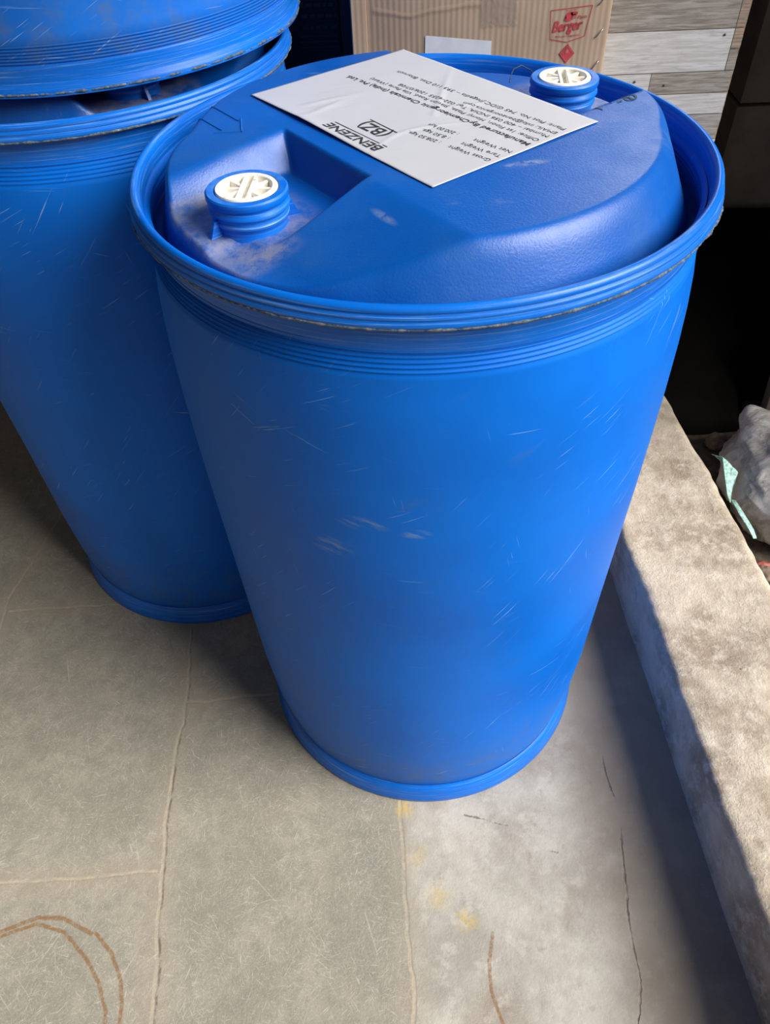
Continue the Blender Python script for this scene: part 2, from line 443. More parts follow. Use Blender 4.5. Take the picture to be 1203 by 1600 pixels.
def mat_wall():
    m = NT('bare_brown_plaster')
    o = m.obj()
    n1 = m.noise(o, 4, 7, 0.6)
    n2 = m.noise(o, 90, 4, 0.7)
    c = m.mix(m.step(n1, 0.32, 0.68), (0.10, 0.078, 0.06), (0.19, 0.155, 0.125))
    return m.out(c, 0.9, m.bump(m.math('MULTIPLY_ADD', n2, 0.5, n1), 0.5, 0.006), 0.2)
M_WALL = mat_wall()
M_SOIL = simple('dark_soil', (0.075, 0.058, 0.045), 0.95, 0.5, 40, bump=0.8)
M_SHADESHEET = simple('painted_deep_shade', (0.004, 0.0036, 0.0032), 0.85, 0.3, 8, spec=0.06)  # near-black tone stands in for deep shade

def mat_sack():
    m = NT('dirty_grey_sack')
    o = m.obj()
    n1 = m.noise(o, 14, 7, 0.65, 0.8)
    n2 = m.noise(m.mapping(o, scale=(1, 3, 1)), 60, 6, 0.7)
    c = m.mix(m.step(n1, 0.35, 0.62), (0.20, 0.185, 0.175), (0.55, 0.535, 0.52))
    c = m.mix(m.math('MULTIPLY', m.step(n2, 0.5, 0.7), 0.5), c, (0.60, 0.59, 0.58))
    return m.out(c, 0.5, m.bump(m.math('MULTIPLY_ADD', n2, 0.8, n1), 0.6, 0.015), 0.4)
M_SACK = mat_sack()
M_TEAL = simple('teal_woven_plastic', (0.27, 0.47, 0.43), 0.55, 0.45, 160, bump=0.3)
M_STONE = simple('brown_stone', (0.16, 0.12, 0.09), 0.9, 0.4, 40, bump=0.5)
M_REDSCRAP = simple('red_scrap', (0.30, 0.06, 0.05), 0.6, 0.3, 60)
M_TIMBER = simple('brown_timber', (0.20, 0.145, 0.105), 0.8, 0.25, 18, bump=0.2)

# ------------------------------------------------------------------ mesh helpers
def link(name, me, mats, parent=None, smooth=True):
    o = bpy.data.objects.new(name, me)
    C.objects.link(o)
    for mt in (mats if isinstance(mats, (list, tuple)) else [mats]):
        me.materials.append(mt)
    if smooth:
        me.polygons.foreach_set('use_smooth', [True] * len(me.polygons))
    if parent is not None:
        o.parent = parent
    return o

def mesh(name, verts, faces):
    me = bpy.data.meshes.new(name)
    me.from_pydata([tuple(v) for v in verts], [], faces)
    me.update()
    return me

def fix_normals(me):
    bm = bmesh.new(); bm.from_mesh(me)
    bmesh.ops.recalc_face_normals(bm, faces=bm.faces)
    bm.to_mesh(me); bm.free()

def sharp(me, ang=35):
    me.set_sharp_from_angle(angle=math.radians(ang))

def lathe(name, prof, mat, parent=None, seg=192, cap0=False, cap1=False, wob=None, closed=False, ang=40):
    vs, fs = [], []
    n = len(prof)
    for i, (R, z) in enumerate(prof):
        for k in range(seg):
            a = 2 * math.pi * k / seg
            RR = R + (wob(a, z) if wob else 0)
            vs.append((RR * math.cos(a), RR * math.sin(a), z))
    rng = n if closed else n - 1
    for i in range(rng):
        j = (i + 1) % n
        for k in range(seg):
            q = (k + 1) % seg
            fs.append((i * seg + k, i * seg + q, j * seg + q, j * seg + k))
    if cap0: fs.append(tuple(reversed(range(seg))))
    if cap1: fs.append(tuple(range((n - 1) * seg, n * seg)))
    me = mesh(name, vs, fs)
    fix_normals(me)
    o = link(name, me, mat, parent)
    sharp(me, ang)
    return o

def tube(name, pts, rad, mat, parent=None, seg=10, closed=False):
    vs, fs = [], []
    n = len(pts)
    pts = [Vector(p) for p in pts]
    for i, pt in enumerate(pts):
        a = pts[(i - 1) % n] if (closed or i > 0) else pts[i]
        b = pts[(i + 1) % n] if (closed or i < n - 1) else pts[i]
        t = (b - a).normalized()
        up = Vector((0, 0, 1)) if abs(t.z) < 0.9 else Vector((1, 0, 0))
        s = t.cross(up).normalized(); w = s.cross(t)
        rr = rad[i] if isinstance(rad, (list, tuple)) else rad
        for k in range(seg):
            an = 2 * math.pi * k / seg
            vs.append(pt + s * (rr * math.cos(an)) + w * (rr * math.sin(an)))
    for i in range(n if closed else n - 1):
        j = (i + 1) % n
        for k in range(seg):
            q = (k + 1) % seg
            fs.append((i * seg + k, i * seg + q, j * seg + q, j * seg + k))
    if not closed:
        fs.append(tuple(range(seg))); fs.append(tuple(range((n - 1) * seg, n * seg)))
    me = mesh(name, vs, fs); fix_normals(me)
    return link(name, me, mat, parent)

def box_bm(bm, x0, x1, y0, y1, z0, z1):
    v = [bm.verts.new(p) for p in ((x0, y0, z0), (x1, y0, z0), (x1, y1, z0), (x0, y1, z0), (x0, y0, z1), (x1, y0, z1), (x1, y1, z1), (x0, y1, z1))]
    for f in ((3, 2, 1, 0), (4, 5, 6, 7), (0, 1, 5, 4), (1, 2, 6, 5), (2, 3, 7, 6), (3, 0, 4, 7)):
        bm.faces.new([v[i] for i in f])

def boxes(name, lst, mat, parent=None, bevel=0.0):
    bm = bmesh.new()
    for b in lst: box_bm(bm, *b)
    if bevel:
        bmesh.ops.bevel(bm, geom=list(bm.edges), offset=bevel, segments=2, affect='EDGES', profile=0.5)
    me = bpy.data.meshes.new(name); bm.to_mesh(me); bm.free()
    return link(name, me, mat, parent, smooth=False)

def tag(o, label=None, cat=None, group=None, kind=None):
    if label: o['label'] = label
    if cat: o['category'] = cat
    if group: o['group'] = group
    if kind: o['kind'] = kind
    return o

def empty(name, loc=(0, 0, 0), rz=0.0):
    o = bpy.data.objects.new(name, None)
    C.objects.link(o)
    o.location = loc; o.rotation_euler = (0, 0, rz)
    o.empty_display_size = 0.05
    return o

def text_mesh(s, bold=0.0, shear=0.0):
    """verts (N,2) and faces of a line of lettering, left end x=0, baseline y=0, cap height 1"""
    cu = bpy.data.curves.new('lettering', 'FONT')
    cu.body = s; cu.size = 1.0; cu.offset = bold; cu.shear = shear
    cu.resolution_u = 4
    o = bpy.data.objects.new('lettering', cu)
    C.objects.link(o)
    bpy.context.view_layer.update()
    dg = bpy.context.evaluated_depsgraph_get()
    me = bpy.data.meshes.new_from_object(o.evaluated_get(dg))
    v = np.array([tuple(a.co)[:2] for a in me.vertices])
    f = [tuple(p.vertices) for p in me.polygons]
    bpy.data.objects.remove(o); bpy.data.curves.remove(cu); bpy.data.meshes.remove(me)
    v[:, 0] -= v[:, 0].min()
    v /= 0.70
    return v, f

class Flat:
    """collects flat pieces given in page coordinates"""
    def __init__(self): self.v, self.f = [], []
    def add(self, vs, fs):
        b = len(self.v)
        self.v += [tuple(p) for p in vs]
        self.f += [tuple(i + b for i in q) for q in fs]
    def line(self, a, b, w):
        a = np.array(a, float); b = np.array(b, float)
        t = (b - a) / np.hypot(*(b - a)); n = np.array([-t[1], t[0]]) * w / 2
        self.add([a - n, b - n, b + n, a + n], [(0, 1, 2, 3)])
    def text(self, s, x, y, width=None, cap=None, bold=0.0, shear=0.0, tilt=0.0, yscale=1.0):
        v, f = text_mesh(s, bold, shear)
        sx = (width / v[:, 0].max()) if width else cap
        sy = cap if cap else sx
        v = v * np.array([sx, sy])
        c, sn = math.cos(tilt), math.sin(tilt)
        self.add(np.c_[x + v[:, 0] * c - v[:, 1] * sn, y + v[:, 0] * sn + v[:, 1] * c], f)
    def poly(self, pts): self.add(pts, [tuple(range(len(pts)))])
    def build(self, name, fn, mat, parent=None):
        me = mesh(name, [fn(*p) for p in self.v], self.f)
        return link(name, me, mat, parent, smooth=False)

# ------------------------------------------------------------------ setting
def struct(o): o['kind'] = 'structure'; return o

def grid_floor():
    me = mesh('floor', [(-2.3, -2.6, 0), (0.62, -2.6, 0), (0.62, 2.3, 0), (-2.3, 2.3, 0)], [(0, 1, 2, 3)])
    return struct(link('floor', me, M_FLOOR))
grid_floor()
# yard ground on the far side of the kerb
me = mesh('ground', [(0.62, -2.6, -0.001), (4.5, -2.6, -0.001), (4.5, 2.3, -0.001), (0.62, 2.3, -0.001)], [(0, 1, 2, 3)])
struct(link('ground', me, M_SOIL))

def kerb():
    ys = np.linspace(-1.2, 1.09, 330)
    vs, fs = [], []
    prof_n = 0
    for y in ys:
        L = 0.394 + (0.19 - y) * 0.064
        Rr = 0.5845 + (0.596 - y) * 0.096
        e = mnoise.noise(Vector((y * 9, 1.3, 0))) * 0.006 + mnoise.noise(Vector((y * 40, 4.3, 0))) * 0.0030 + mnoise.noise(Vector((y * 110, 6.3, 0))) * 0.0014
        e2 = mnoise.noise(Vector((y * 7, 9.1, 0))) * 0.009 + mnoise.noise(Vector((y * 35, 2.7, 0))) * 0.003
        b = mnoise.noise(Vector((y * 5, 7.7, 0))) * 0.003
        row = [(L + b, -0.002), (L + b - 0.001, 0.035), (L + b * 0.6, 0.08), (L + e * 0.8 - 0.001, 0.116), (L + e + 0.001, 0.126), (L + e + 0.007, 0.1305)]
        nx = 22
        for k in range(1, nx):
            xx = L + e + 0.007 + (Rr + e2 - L - e - 0.016) * k / nx
            zz = 0.130 + 0.0035 * mnoise.noise(Vector((xx * 12, y * 8, 0))) + 0.0012 * mnoise.noise(Vector((xx * 50, y * 50, 3)))
            row.append((xx, zz))
        row += [(Rr + e2 - 0.009, 0.129), (Rr + e2 - 0.001, 0.122), (Rr + e2, 0.06), (Rr + e2 + 0.01, -0.002)]
        prof_n = len(row)
        vs += [(a, y, z) for a, z in row]
    n = len(ys)
    for i in range(n - 1):
        for k in range(prof_n - 1):
            fs.append((i * prof_n + k, (i + 1) * prof_n + k, (i + 1) * prof_n + k + 1, i * prof_n + k + 1))
    fs.append(tuple(range(prof_n))); fs.append(tuple(reversed(range((n - 1) * prof_n, n * prof_n))))
    me = mesh('kerb', vs, fs); fix_normals(me)
    o = struct(link('kerb', me, M_KERB)); sharp(me, 50)
    return o
kerb()

boxx = lambda name, lst: struct(boxes(name, lst, M_WALL))
# back wall stops short on the right: unseen opening added for lid sheen
boxx('wall_back', [(-2.3, 0.68, 2.1, 2.3, 0, 2.6), (0.68, 1.34, 2.1, 2.3, 0, 1.52)])
boxx('wall_left', [(-2.45, -2.3, -0.9, 2.3, 0, 2.6)])
def pier():
    # plastered pier with a chipped horizontal ledge line, and an unseen sun blocker
    bm = bmesh.new()
    box_bm(bm, 0.765, 1.34, 1.10, 2.1, 0, 0.566)
    box_bm(bm, 0.772, 1.34, 1.106, 2.1, 0.572, 1.30)
    box_bm(bm, 0.80, 1.34, 1.15, 2.1, 0.564, 0.574)
    box_bm(bm, 1.34, 1.52, 0.27, 2.3, 0, 2.6)  # unseen side wall, added to keep sun off the pier and ground
    me = bpy.data.meshes.new('pier_and_sun_blocker'); bm.to_mesh(me); bm.free()
    return struct(link('pier_and_sun_blocker', me, M_WALL, smooth=False))
pier()
boxx('ceiling', [(-2.45, 0.95, -0.75, 2.3, 2.6, 2.75), (0.95, 1.52, 0.27, 2.3, 2.6, 2.75)])

# ------------------------------------------------------------------ drums
ZT = 0.9456
AX = math.radians(37.0)
CS, SN = math.cos(AX), math.sin(AX)
def st(x, y): return x * CS + y * SN, -x * SN + y * CS
def xy(s, t): return s * CS - t * SN, s * SN + t * CS

def sstep(a, b, x):
    t = np.clip((x - a) / (b - a), 0, 1)
    return t * t * (3 - 2 * t)

def smin(a, b, k):
    h = np.clip(0.5 + 0.5 * (b - a) / k, 0, 1)
    return b * (1 - h) + a * h - k * h * (1 - h)
def smax(a, b, k): return -smin(-a, -b, k)

def lid_height(x, y):
    rr = np.hypot(x, y)
    s = x * CS + y * SN; t = -x * SN + y * CS
    m = np.where(s < 0, -1.0, 1.0)             # the head is the same turned half round
    s2, t2 = s * m, t * m                       # s2 >= 0 ; pocket spans t2 in (-0.072, 0.057)
    top = np.full_like(x, 0.968)
    out = np.clip(s2 - 0.108, 0, None)
    # falling flank beside the pocket (steeper) and the softer one on the other side
    a = 0.968 - smin(smax(out * np.where(s > 0, 0.52, 0.33), np.zeros_like(out), 0.003) - 0.00075, np.where(s > 0, 0.030, 0.040), 0.006)
    b = 0.968 - (smax(out * 0.11, np.zeros_like(out), 0.012) - 0.003) * np.where(s > 0, 0.0, 1.0)
    w = sstep(-0.02, 0.03, t2)
    top = a * w + b * (1 - w)
    # pocket
    wall_in = (s2 - 0.104) / 0.014
    wall_f = (0.060 - t2) / 0.014
    wall_b = (t2 + 0.086) / 0.030
    inside = np.minimum(np.minimum(sstep(0, 1, wall_in), sstep(0, 1, wall_f)), sstep(0, 1, wall_b))
    floor = 0.9345 - 0.02 * np.clip(rr - 0.235, 0, None)
    top = top * (1 - inside) + np.minimum(floor, top) * inside
    e = sstep(0.72, 0.98, s2 / np.maximum(rr, 1e-4)) * np.where(s < 0, 1.0, 0.6)
    side = 0.900 + (0.2635 - rr) * (2.2 + 2.2 * e)
    h = smin(top, side, 0.020 - 0.010 * e)
    h = smax(h, np.full_like(h, 0.897), 0.006)
    return h

def build_lid(parent):
    rings = np.concatenate([np.linspace(0.003, 0.20, 90), np.linspace(0.2018, 0.2775, 46)])
    seg = 420
    a = np.linspace(0, 2 * np.pi, seg, endpoint=False)
    X = rings[:, None] * np.cos(a); Y = rings[:, None] * np.sin(a)
    Z = lid_height(X, Y)
    V = np.stack([X, Y, Z], -1).reshape(-1, 3)
    n = len(rings)
    idx = np.arange(n * seg).reshape(n, seg)
    q = np.stack([idx[:-1], np.roll(idx, -1, 1)[:-1], np.roll(idx, -1, 1)[1:], idx[1:]], -1).reshape(-1, 4)
    me = bpy.data.meshes.new('lid')
    faces = [tuple(reversed(f)) for f in q.tolist()] + [tuple(idx[0].tolist())]
    me.from_pydata(V.tolist(), [], faces); me.update()
    fix_normals(me)
    return link('lid', me, M_LID, parent)

BUNG_S = 0.198
def build_bung(parent, s, t, zt, rot):
    x, y = xy(s, t)
    prof = [(0.0285, -0.012), (0.0285, -0.001), (0.0292, 0.0), (0.0352, 0.0), (0.0366, -0.0014), (0.0368, -0.0050), (0.0360, -0.0072), (0.0346, -0.0084),
            (0.0348, -0.0104), (0.0364, -0.0122), (0.0366, -0.0142), (0.0350, -0.0158), (0.0340, -0.0174), (0.0341, -0.0200), (0.0352, -0.0216), (0.0350, -0.0236), (0.0335, -0.0252), (0.0325, -0.0300), (0.0345, -0.0365)]
    nk = lathe('bung_neck', [(a, b + zt) for a, b in prof], M_RIM, parent, 72)
    # two moulded seal lugs at the foot of the neck
    bm = bmesh.new(); bm.from_mesh(nk.data)
    for an in (math.radians(222), math.radians(20)):
        c, sn = math.cos(an), math.sin(an)
        P = []
        for w in (-0.0018, 0.0018):
            for (rr, zz) in ((0.030, -0.033), (0.045, -0.033), (0.0385, -0.018), (0.030, -0.018)):
                P.append(bm.verts.new((rr * c - w * sn, rr * sn + w * c, zt + zz)))
        for f in ((0, 1, 2, 3), (7, 6, 5, 4), (0, 4, 5, 1), (1, 5, 6, 2), (2, 6, 7, 3), (3, 7, 4, 0)):
            bm.faces.new([P[i] for i in f])
    bmesh.ops.recalc_face_normals(bm, faces=bm.faces)
    bm.to_mesh(nk.data); bm.free()
    nk.location = (x, y, 0); nk.rotation_euler = (0, 0, rot)
    # plug: ring, sunk dish and a raised cross-shaped grip
    bm = bmesh.new()
    seg = 64
    pp = [(0.0278, -0.010), (0.0278, -0.0005), (0.0270, 0.0008), (0.0232, 0.0008), (0.0224, 0.0000), (0.0220, -0.0062), (0.0, -0.0066)]
    rows = []
    for R, z in pp[:-1]:
        rows.append([bm.verts.new((R * math.cos(2 * math.pi * k / seg), R * math.sin(2 * math.pi * k / seg), zt + z)) for k in range(seg)])
    for i in range(len(rows) - 1):
        for k in range(seg):
            bm.faces.new((rows[i][k], rows[i][(k + 1) % seg], rows[i + 1][(k + 1) % seg], rows[i + 1][k]))
    bm.faces.new(rows[-1])
    def bar(an, r0, r1, w, z0, z1):
        c, sn = math.cos(an), math.sin(an)
        P = []
        for z, g in ((z0, 1.0), (z1, 0.78)):
            for (rr, ww) in ((r0, -w), (r1, -w), (r1, w), (r0, w)):
                P.append(bm.verts.new((rr * c - ww * g * sn, rr * sn + ww * g * c, zt + z)))
        for f in ((0, 1, 2, 3), (7, 6, 5, 4), (0, 4, 5, 1), (1, 5, 6, 2), (2, 6, 7, 3), (3, 7, 4, 0)):
            bm.faces.new([P[i] for i in f])
    for k in range(4):                      # two broad grip walls each side of a slot, plus ribs
        pass
    for sgn in (-1, 1):
        for q in (0, math.pi):
            c0 = 0.0045 * sgn
            an = math.pi / 2 + q
            c, sn = math.cos(an), math.sin(an)
            P = []
            for z, w in ((-0.0066, 0.0018), (0.0, 0.0014)):
                for (rr, ww) in ((0.0, c0 - w), (0.0226, c0 - w), (0.0226, c0 + w), (0.0, c0 + w)):
                    P.append(bm.verts.new((rr * c - ww * sn, rr * sn + ww * c, zt + z)))
            for f in ((0, 1, 2, 3), (7, 6, 5, 4), (0, 4, 5, 1), (1, 5, 6, 2), (2, 6, 7, 3), (3, 7, 4, 0)):
                bm.faces.new([P[i] for i in f])
    for an in (0.0, 0.75, -0.75, math.pi, math.pi + 0.75, math.pi - 0.75):
        bar(an, 0.005, 0.0226, 0.0020, -0.0066, -0.0008)
    bmesh.ops.recalc_face_normals(bm, faces=bm.faces)
    me = bpy.data.meshes.new('plug'); bm.to_mesh(me); bm.free()
    pl = link('plug', me, M_WHITE, nk); sharp(me, 30)
    pl['label'] = 'off-white threaded plug with a cross grip'
    pl.rotation_euler = (0, 0, math.radians(-4) - rot)
    return nk

def body_profile(foot_ribs):
    P = [(0.05, 0.014), (0.255, 0.012)]
    if foot_ribs:
        P = [(0.05, 0.020), (0.250, 0.020), (0.262, 0.024)]
        for i in range(7):
            z = 0.0275 + i * 0.0030
            P += [(0.2708, z), (0.2700, z + 0.0012), (0.2700, z + 0.0018), (0.2708, z + 0.0030)]
        P += [(0.2690, 0.056)]
    else:
        P += [(0.258, 0.024), (0.2632, 0.038), (0.2662, 0.056)]
    zc = [0.10, 0.15, 0.2, 0.275, 0.35, 0.425, 0.5, 0.575, 0.65, 0.72, 0.78, 0.82, 0.85, 0.872]
    rc = [0.2718, 0.2750, 0.2775, 0.2792, 0.2808, 0.2826, 0.2845, 0.2865, 0.2878, 0.2884, 0.2878, 0.2862, 0.2838, 0.2806]
    P += list(zip(rc, zc))
    for i in range(9):
        z = 0.876 + i * 0.0045
        R = 0.2798 - i * 0.00075
        P += [(R + 0.0005, z), (R - 0.0010, z + 0.0018), (R - 0.0010, z + 0.0026), (R + 0.0004, z + 0.0044)]
    P += [(0.2725, 0.919), (0.2722, 0.9235), (0.2765, 0.927)]
    return P

def build_drum(name, foot_ribs=False):
    root = empty(name)
    w = lambda a, z: 0.0012 * math.sin(2 * a + 0.6) * min(1, z * 3) + 0.0006 * math.sin(3 * a + 2 + z * 5)
    lathe('body', body_profile(foot_ribs), M_BODY, root, 220, cap0=True, wob=w, ang=180)
    rim = [(0.2765, -0.052), (0.2772, -0.014), (0.2785, -0.004), (0.2808, -0.0005), (0.2832, 0.0), (0.2856, -0.0010), (0.2872, -0.0032), (0.2874, -0.0050), (0.2866, -0.0060), (0.2866, -0.0068),
           (0.2884, -0.0080), (0.2890, -0.0100), (0.2884, -0.0108), (0.2884, -0.0116), (0.2898, -0.0130), (0.2904, -0.0160), (0.2890, -0.0182), (0.2780, -0.0196), (0.2745, -0.024)]
    lathe('top_rim', [(a, b + ZT) for a, b in rim], M_RIM, root, 220, ang=60)
    if foot_ribs:
        ft = [(0.264, 0.027), (0.2715, 0.0285), (0.2722, 0.0265), (0.2718, 0.0255), (0.2724, 0.0225), (0.2721, 0.0215), (0.2730, 0.0190), (0.2727, 0.0180), (0.2738, 0.0150), (0.2735, 0.0140), (0.2748, 0.0110), (0.2760, 0.0070), (0.2775, 0.0035), (0.2770, 0.0), (0.270, 0.0), (0.262, 0.020)]
        fz, fr = 0.002, 0.2776
    else:
        ft = [(0.260, 0.036), (0.2638, 0.0385), (0.2662, 0.0365), (0.2690, 0.0325), (0.2712, 0.0285), (0.2720, 0.0250), (0.2721, 0.0235), (0.2732, 0.0220), (0.2740, 0.0140), (0.2743, 0.0120), (0.2751, 0.0105), (0.2754, 0.0020), (0.2744, 0.0), (0.268, 0.0), (0.262, 0.010)]
        fz, fr = 0.0015, 0.2752
    lathe('foot_ring', ft, M_RIM, root, 220, ang=60)
    def flash(zc, R, amp):
        pts, rad = [], []
        for k in range(720):
            a = 2 * math.pi * k / 720
            q = mnoise.noise(Vector((math.cos(a) * 22, math.sin(a) * 22, R * 9))) + 0.6 * mnoise.noise(Vector((math.cos(a) * 90, math.sin(a) * 90, 4)))
            pts.append(((R + q * amp) * math.cos(a), (R + q * amp) * math.sin(a), zc + q * 0.0006))
            rad.append(max(0.0006, 0.0014 + 0.0009 * q))
        return pts, rad
    p, rd = flash(ZT - 0.0178, 0.2896, 0.0006)
    e = tube('mould_flash', p, rd, M_FLASH, root, 6, closed=True); e['label'] = 'frayed dirty edge under the rim'
    if foot_ribs:
        p, rd = flash(0.0030, 0.2768, 0.0006)
        e = tube('mould_flash', p, rd, M_FLASH, root, 6, closed=True); e['label'] = 'frayed dirty edge round the foot'
    build_lid(root)
    build_bung(root, -BUNG_S, -0.002, 0.9665, math.radians(0))
    build_bung(root, BUNG_S, 0.0, 0.9665, math.radians(30))
    # embossed arrow on the head
    bm_pts = [[(-0.220, 0.077), (-0.183, 0.029)], [(-0.230, 0.052), (-0.198, 0.011)], [(-0.204, 0.006), (-0.177, 0.003)], [(-0.181, 0.034), (-0.1765, 0.003)]]
    vs, fs = [], []
    bm = bmesh.new()
    for a, b in bm_pts:
        a = np.array(a); b = np.array(b); t = (b - a) / np.hypot(*(b - a)); n = np.array([-t[1], t[0]]) * 0.0011
        N = 10
        prev = None
        for k in range(N + 1):
            c = a + (b - a) * k / N
            zz = float(lid_height(np.array([c[0]]), np.array([c[1]]))[0])
            cur = [bm.verts.new((c[0] - n[0], c[1] - n[1], zz - 0.0008)), bm.verts.new((c[0] - n[0] * 0.4, c[1] - n[1] * 0.4, zz + 0.0009)), bm.verts.new((c[0] + n[0] * 0.4, c[1] + n[1] * 0.4, zz + 0.0009)), bm.verts.new((c[0] + n[0], c[1] + n[1], zz - 0.0008))]
            if prev:
                for i in range(3):
                    bm.faces.new((prev[i], prev[i + 1], cur[i + 1], cur[i]))
            prev = cur
    bmesh.ops.recalc_face_normals(bm, faces=bm.faces)
    me = bpy.data.meshes.new('embossed_arrow'); bm.to_mesh(me); bm.free()
    link('embossed_arrow', me, M_LID, root)
    return root

def copy_tree(o, parent=None):
    c = o.copy(); C.objects.link(c)
    if parent is not None: c.parent = parent
    for ch in list(o.children): copy_tree(ch, c)
    return c

GROUP = 'blue plastic chemical drums'
drum = build_drum('plastic_drum')
tag(drum, 'blue plastic drum in front, with a printed white paper label on its lid', 'drum', GROUP)
drum2 = copy_tree(drum)
drum2.location = (-0.4520, 0.3660, 0); drum2.scale = (1, 1, 1.008); drum2.rotation_euler = (0, 0, math.radians(88))
drum2['label'] = 'blue plastic drum standing on the floor behind the labelled one, under another drum'
drum3 = build_drum('plastic_drum', True)
drum3.location = (-0.4250, 0.3770, 0.972); drum3.rotation_euler = (0, 0, math.radians(40))
tag(drum3, 'blue plastic drum at the top left, stacked on another drum', 'drum', GROUP)

# --- label on the front drum
LO = np.array([0.0049, -0.1404]); EU = np.array([-0.6149, 0.7886]); EV = np.array([0.7886, 0.6149])
LW, LH = 0.297, 0.2075
def page_z(uu, vv):
    zz = 0.9690
    # creases and lifted edge
    zz += 0.0007 * (mnoise.noise(Vector((uu * 16, vv * 16, 1.0))) + 0.3)
    zz += 0.0008 * math.exp(-((uu - 0.205 - 0.15 * vv) / 0.004) ** 2) * math.exp(-((vv - 0.035) / 0.03) ** 2)
    zz += 0.0008 * math.exp(-((uu - 0.235 + 0.2 * vv) / 0.0035) ** 2) * math.exp(-((vv - 0.05) / 0.03) ** 2)
    zz += 0.0008 * math.exp(-(((uu - 0.165) * 0.75 - (vv - 0.155) * 0.66) / 0.003) ** 2) * (1 if 0.10 < vv else 0) * math.exp(-((uu - 0.15) / 0.05) ** 2)
    zz += 0.0008 * math.exp(-(((uu - 0.12) * 0.9 + (vv - 0.140) * 0.43) / 0.003) ** 2) * math.exp(-((vv - 0.14) / 0.03) ** 2)
    zz += 0.0010 * math.exp(-((uu - 0.088 - 0.02 * math.sin(vv * 30)) / 0.002) ** 2) * math.exp(-((vv - 0.07) / 0.06) ** 2)
    zz += 0.0022 * math.exp(-(vv / 0.012) ** 2) * math.exp(-((uu - 0.19) / 0.07) ** 2)
    return zz
def page(uu, vv, lift=0.0):
    q = LO + EU * uu + EV * vv
    return (q[0], q[1], page_z(uu, vv) + lift)
def build_label(parent):
    nu, nv = 120, 84
    def edge(k): return 0.0
    vs = []
    for j in range(nv + 1):
        for i in range(nu + 1):
            uu, vv = LW * i / nu, LH * j / nv
            sag = 0.004 * math.sin(math.pi * i / nu) if False else 0
            vs.append(page(uu, vv + sag))
    fs = [(j * (nu + 1) + i, j * (nu + 1) + i + 1, (j + 1) * (nu + 1) + i + 1, (j + 1) * (nu + 1) + i) for j in range(nv) for i in range(nu)]
    me = mesh('paper_label', vs, fs)
    o = link('paper_label', me, M_PAPER, parent)
    md = o.modifiers.new('thickness', 'SOLIDIFY'); md.thickness = 0.00018; md.offset = 0
    o['label'] = 'creased white paper label printed with black text'
    return o
label = build_label(drum)
F = Flat()                                       # page coordinates in metres, x along the line, y up
mm = 0.001
def T(s, u0, v0, u1, v1, cap, bold=0.0):
    wdt = math.hypot(u1 - u0, v1 - v0)
    F.text(s, u0 * mm, -v0 * mm, width=wdt * mm, cap=cap * mm, bold=bold, tilt=math.atan2(v0 - v1, u1 - u0))
T('BENZENE', 92, 19.5, 174, 18.0, 11.5, 0.018)
F.line((0.0915, -0.0228), (0.1735, -0.0222), 0.0011)
T('(BZ)', 113, 46.0, 153, 46.5, 15.5, 0.016)
F.line((0.110, -0.0495), (0.155, -0.0515), 0.0011)
for s1, s2, v1, v2, ue in (('Gross Weight', ': 208.50 kgs.', 74.4, 67.5, 54), ('Tare Weight', ': 8.50 kgs.', 87.2, 80.4, 51), ('Net Weight', ': 200.00 kgs', 100.5, 94.0, 49)):
    T(s1, 6, v1, ue, v2, 5.6)
    k = {': 208.50 kgs.': (66, 67.5, 105, 61.0), ': 8.50 kgs.': (67, 79.5, 100, 74.0), ': 200.00 kgs': (68, 91.5, 105, 86.2)}[s2]
    T(s2, *k, 5.6)
T('Manufactured By:Chemieorganic Chemicals (India) Pvt. Ltd.', 6.3, 124, 269.7, 110, 6.6, 0.018)
T('Office: 1st Floor, Homji Plaza, Station Road, Vile Parle (West)', 6.8, 136.2, 245.4, 123.4, 5.6)
T('Mumbai \u2013 400 056 INDIA, Tel: 022-4255 1206/07/08', 6.8, 148.9, 209.8, 135, 5.6)
T('EMAIL: info@benzoorganics.com', 6.7, 159.8, 125, 150, 5.4)
T('Plant: Plot No. 745 GIDC Jhagadia \u2013 393 110 Dist. Bharuch', 7.5, 172, 242.6, 158.5, 5.6)
let = F.build('lettering', lambda a, b: page(a, -b, 0.00035), M_INK, label)
let['label'] = 'black printed text'

# marker writing on the head, beside the far bung
F = Flat()
W_ = 0.0022
def strokes(pl):
    for P in pl:
        for a, b in zip(P, P[1:]): F.line(a, b, W_)
strokes([[(0.176, 0.066), (0.190, 0.083)], [(0.183, 0.062), (0.178, 0.068)]])
strokes([[(0.1935, 0.078), (0.199, 0.091), (0.206, 0.083), (0.2005, 0.079)]])
strokes([[(0.211, 0.083), (0.208, 0.093), (0.215, 0.091), (0.217, 0.084), (0.211, 0.083)], [(0.215, 0.091), (0.213, 0.099), (0.221, 0.098), (0.222, 0.090), (0.217, 0.084)]])
def onlid(a, b):
    a, b = a - 0.004, b - 0.044
    return (a, b, float(lid_height(np.array([a]), np.array([b]))[0]) + 0.0006)
F.build('marker_writing', onlid, M_MARKER, drum)
# loose seal wire at the far bung
tube('seal_wire', [(0.098, 0.108, 0.9665), (0.100, 0.122, 0.967), (0.106, 0.142, 0.9685), (0.116, 0.154, 0.968), (0.126, 0.150, 0.964), (0.134, 0.138, 0.958)], 0.0006, M_DARKWIRE, drum, 6)

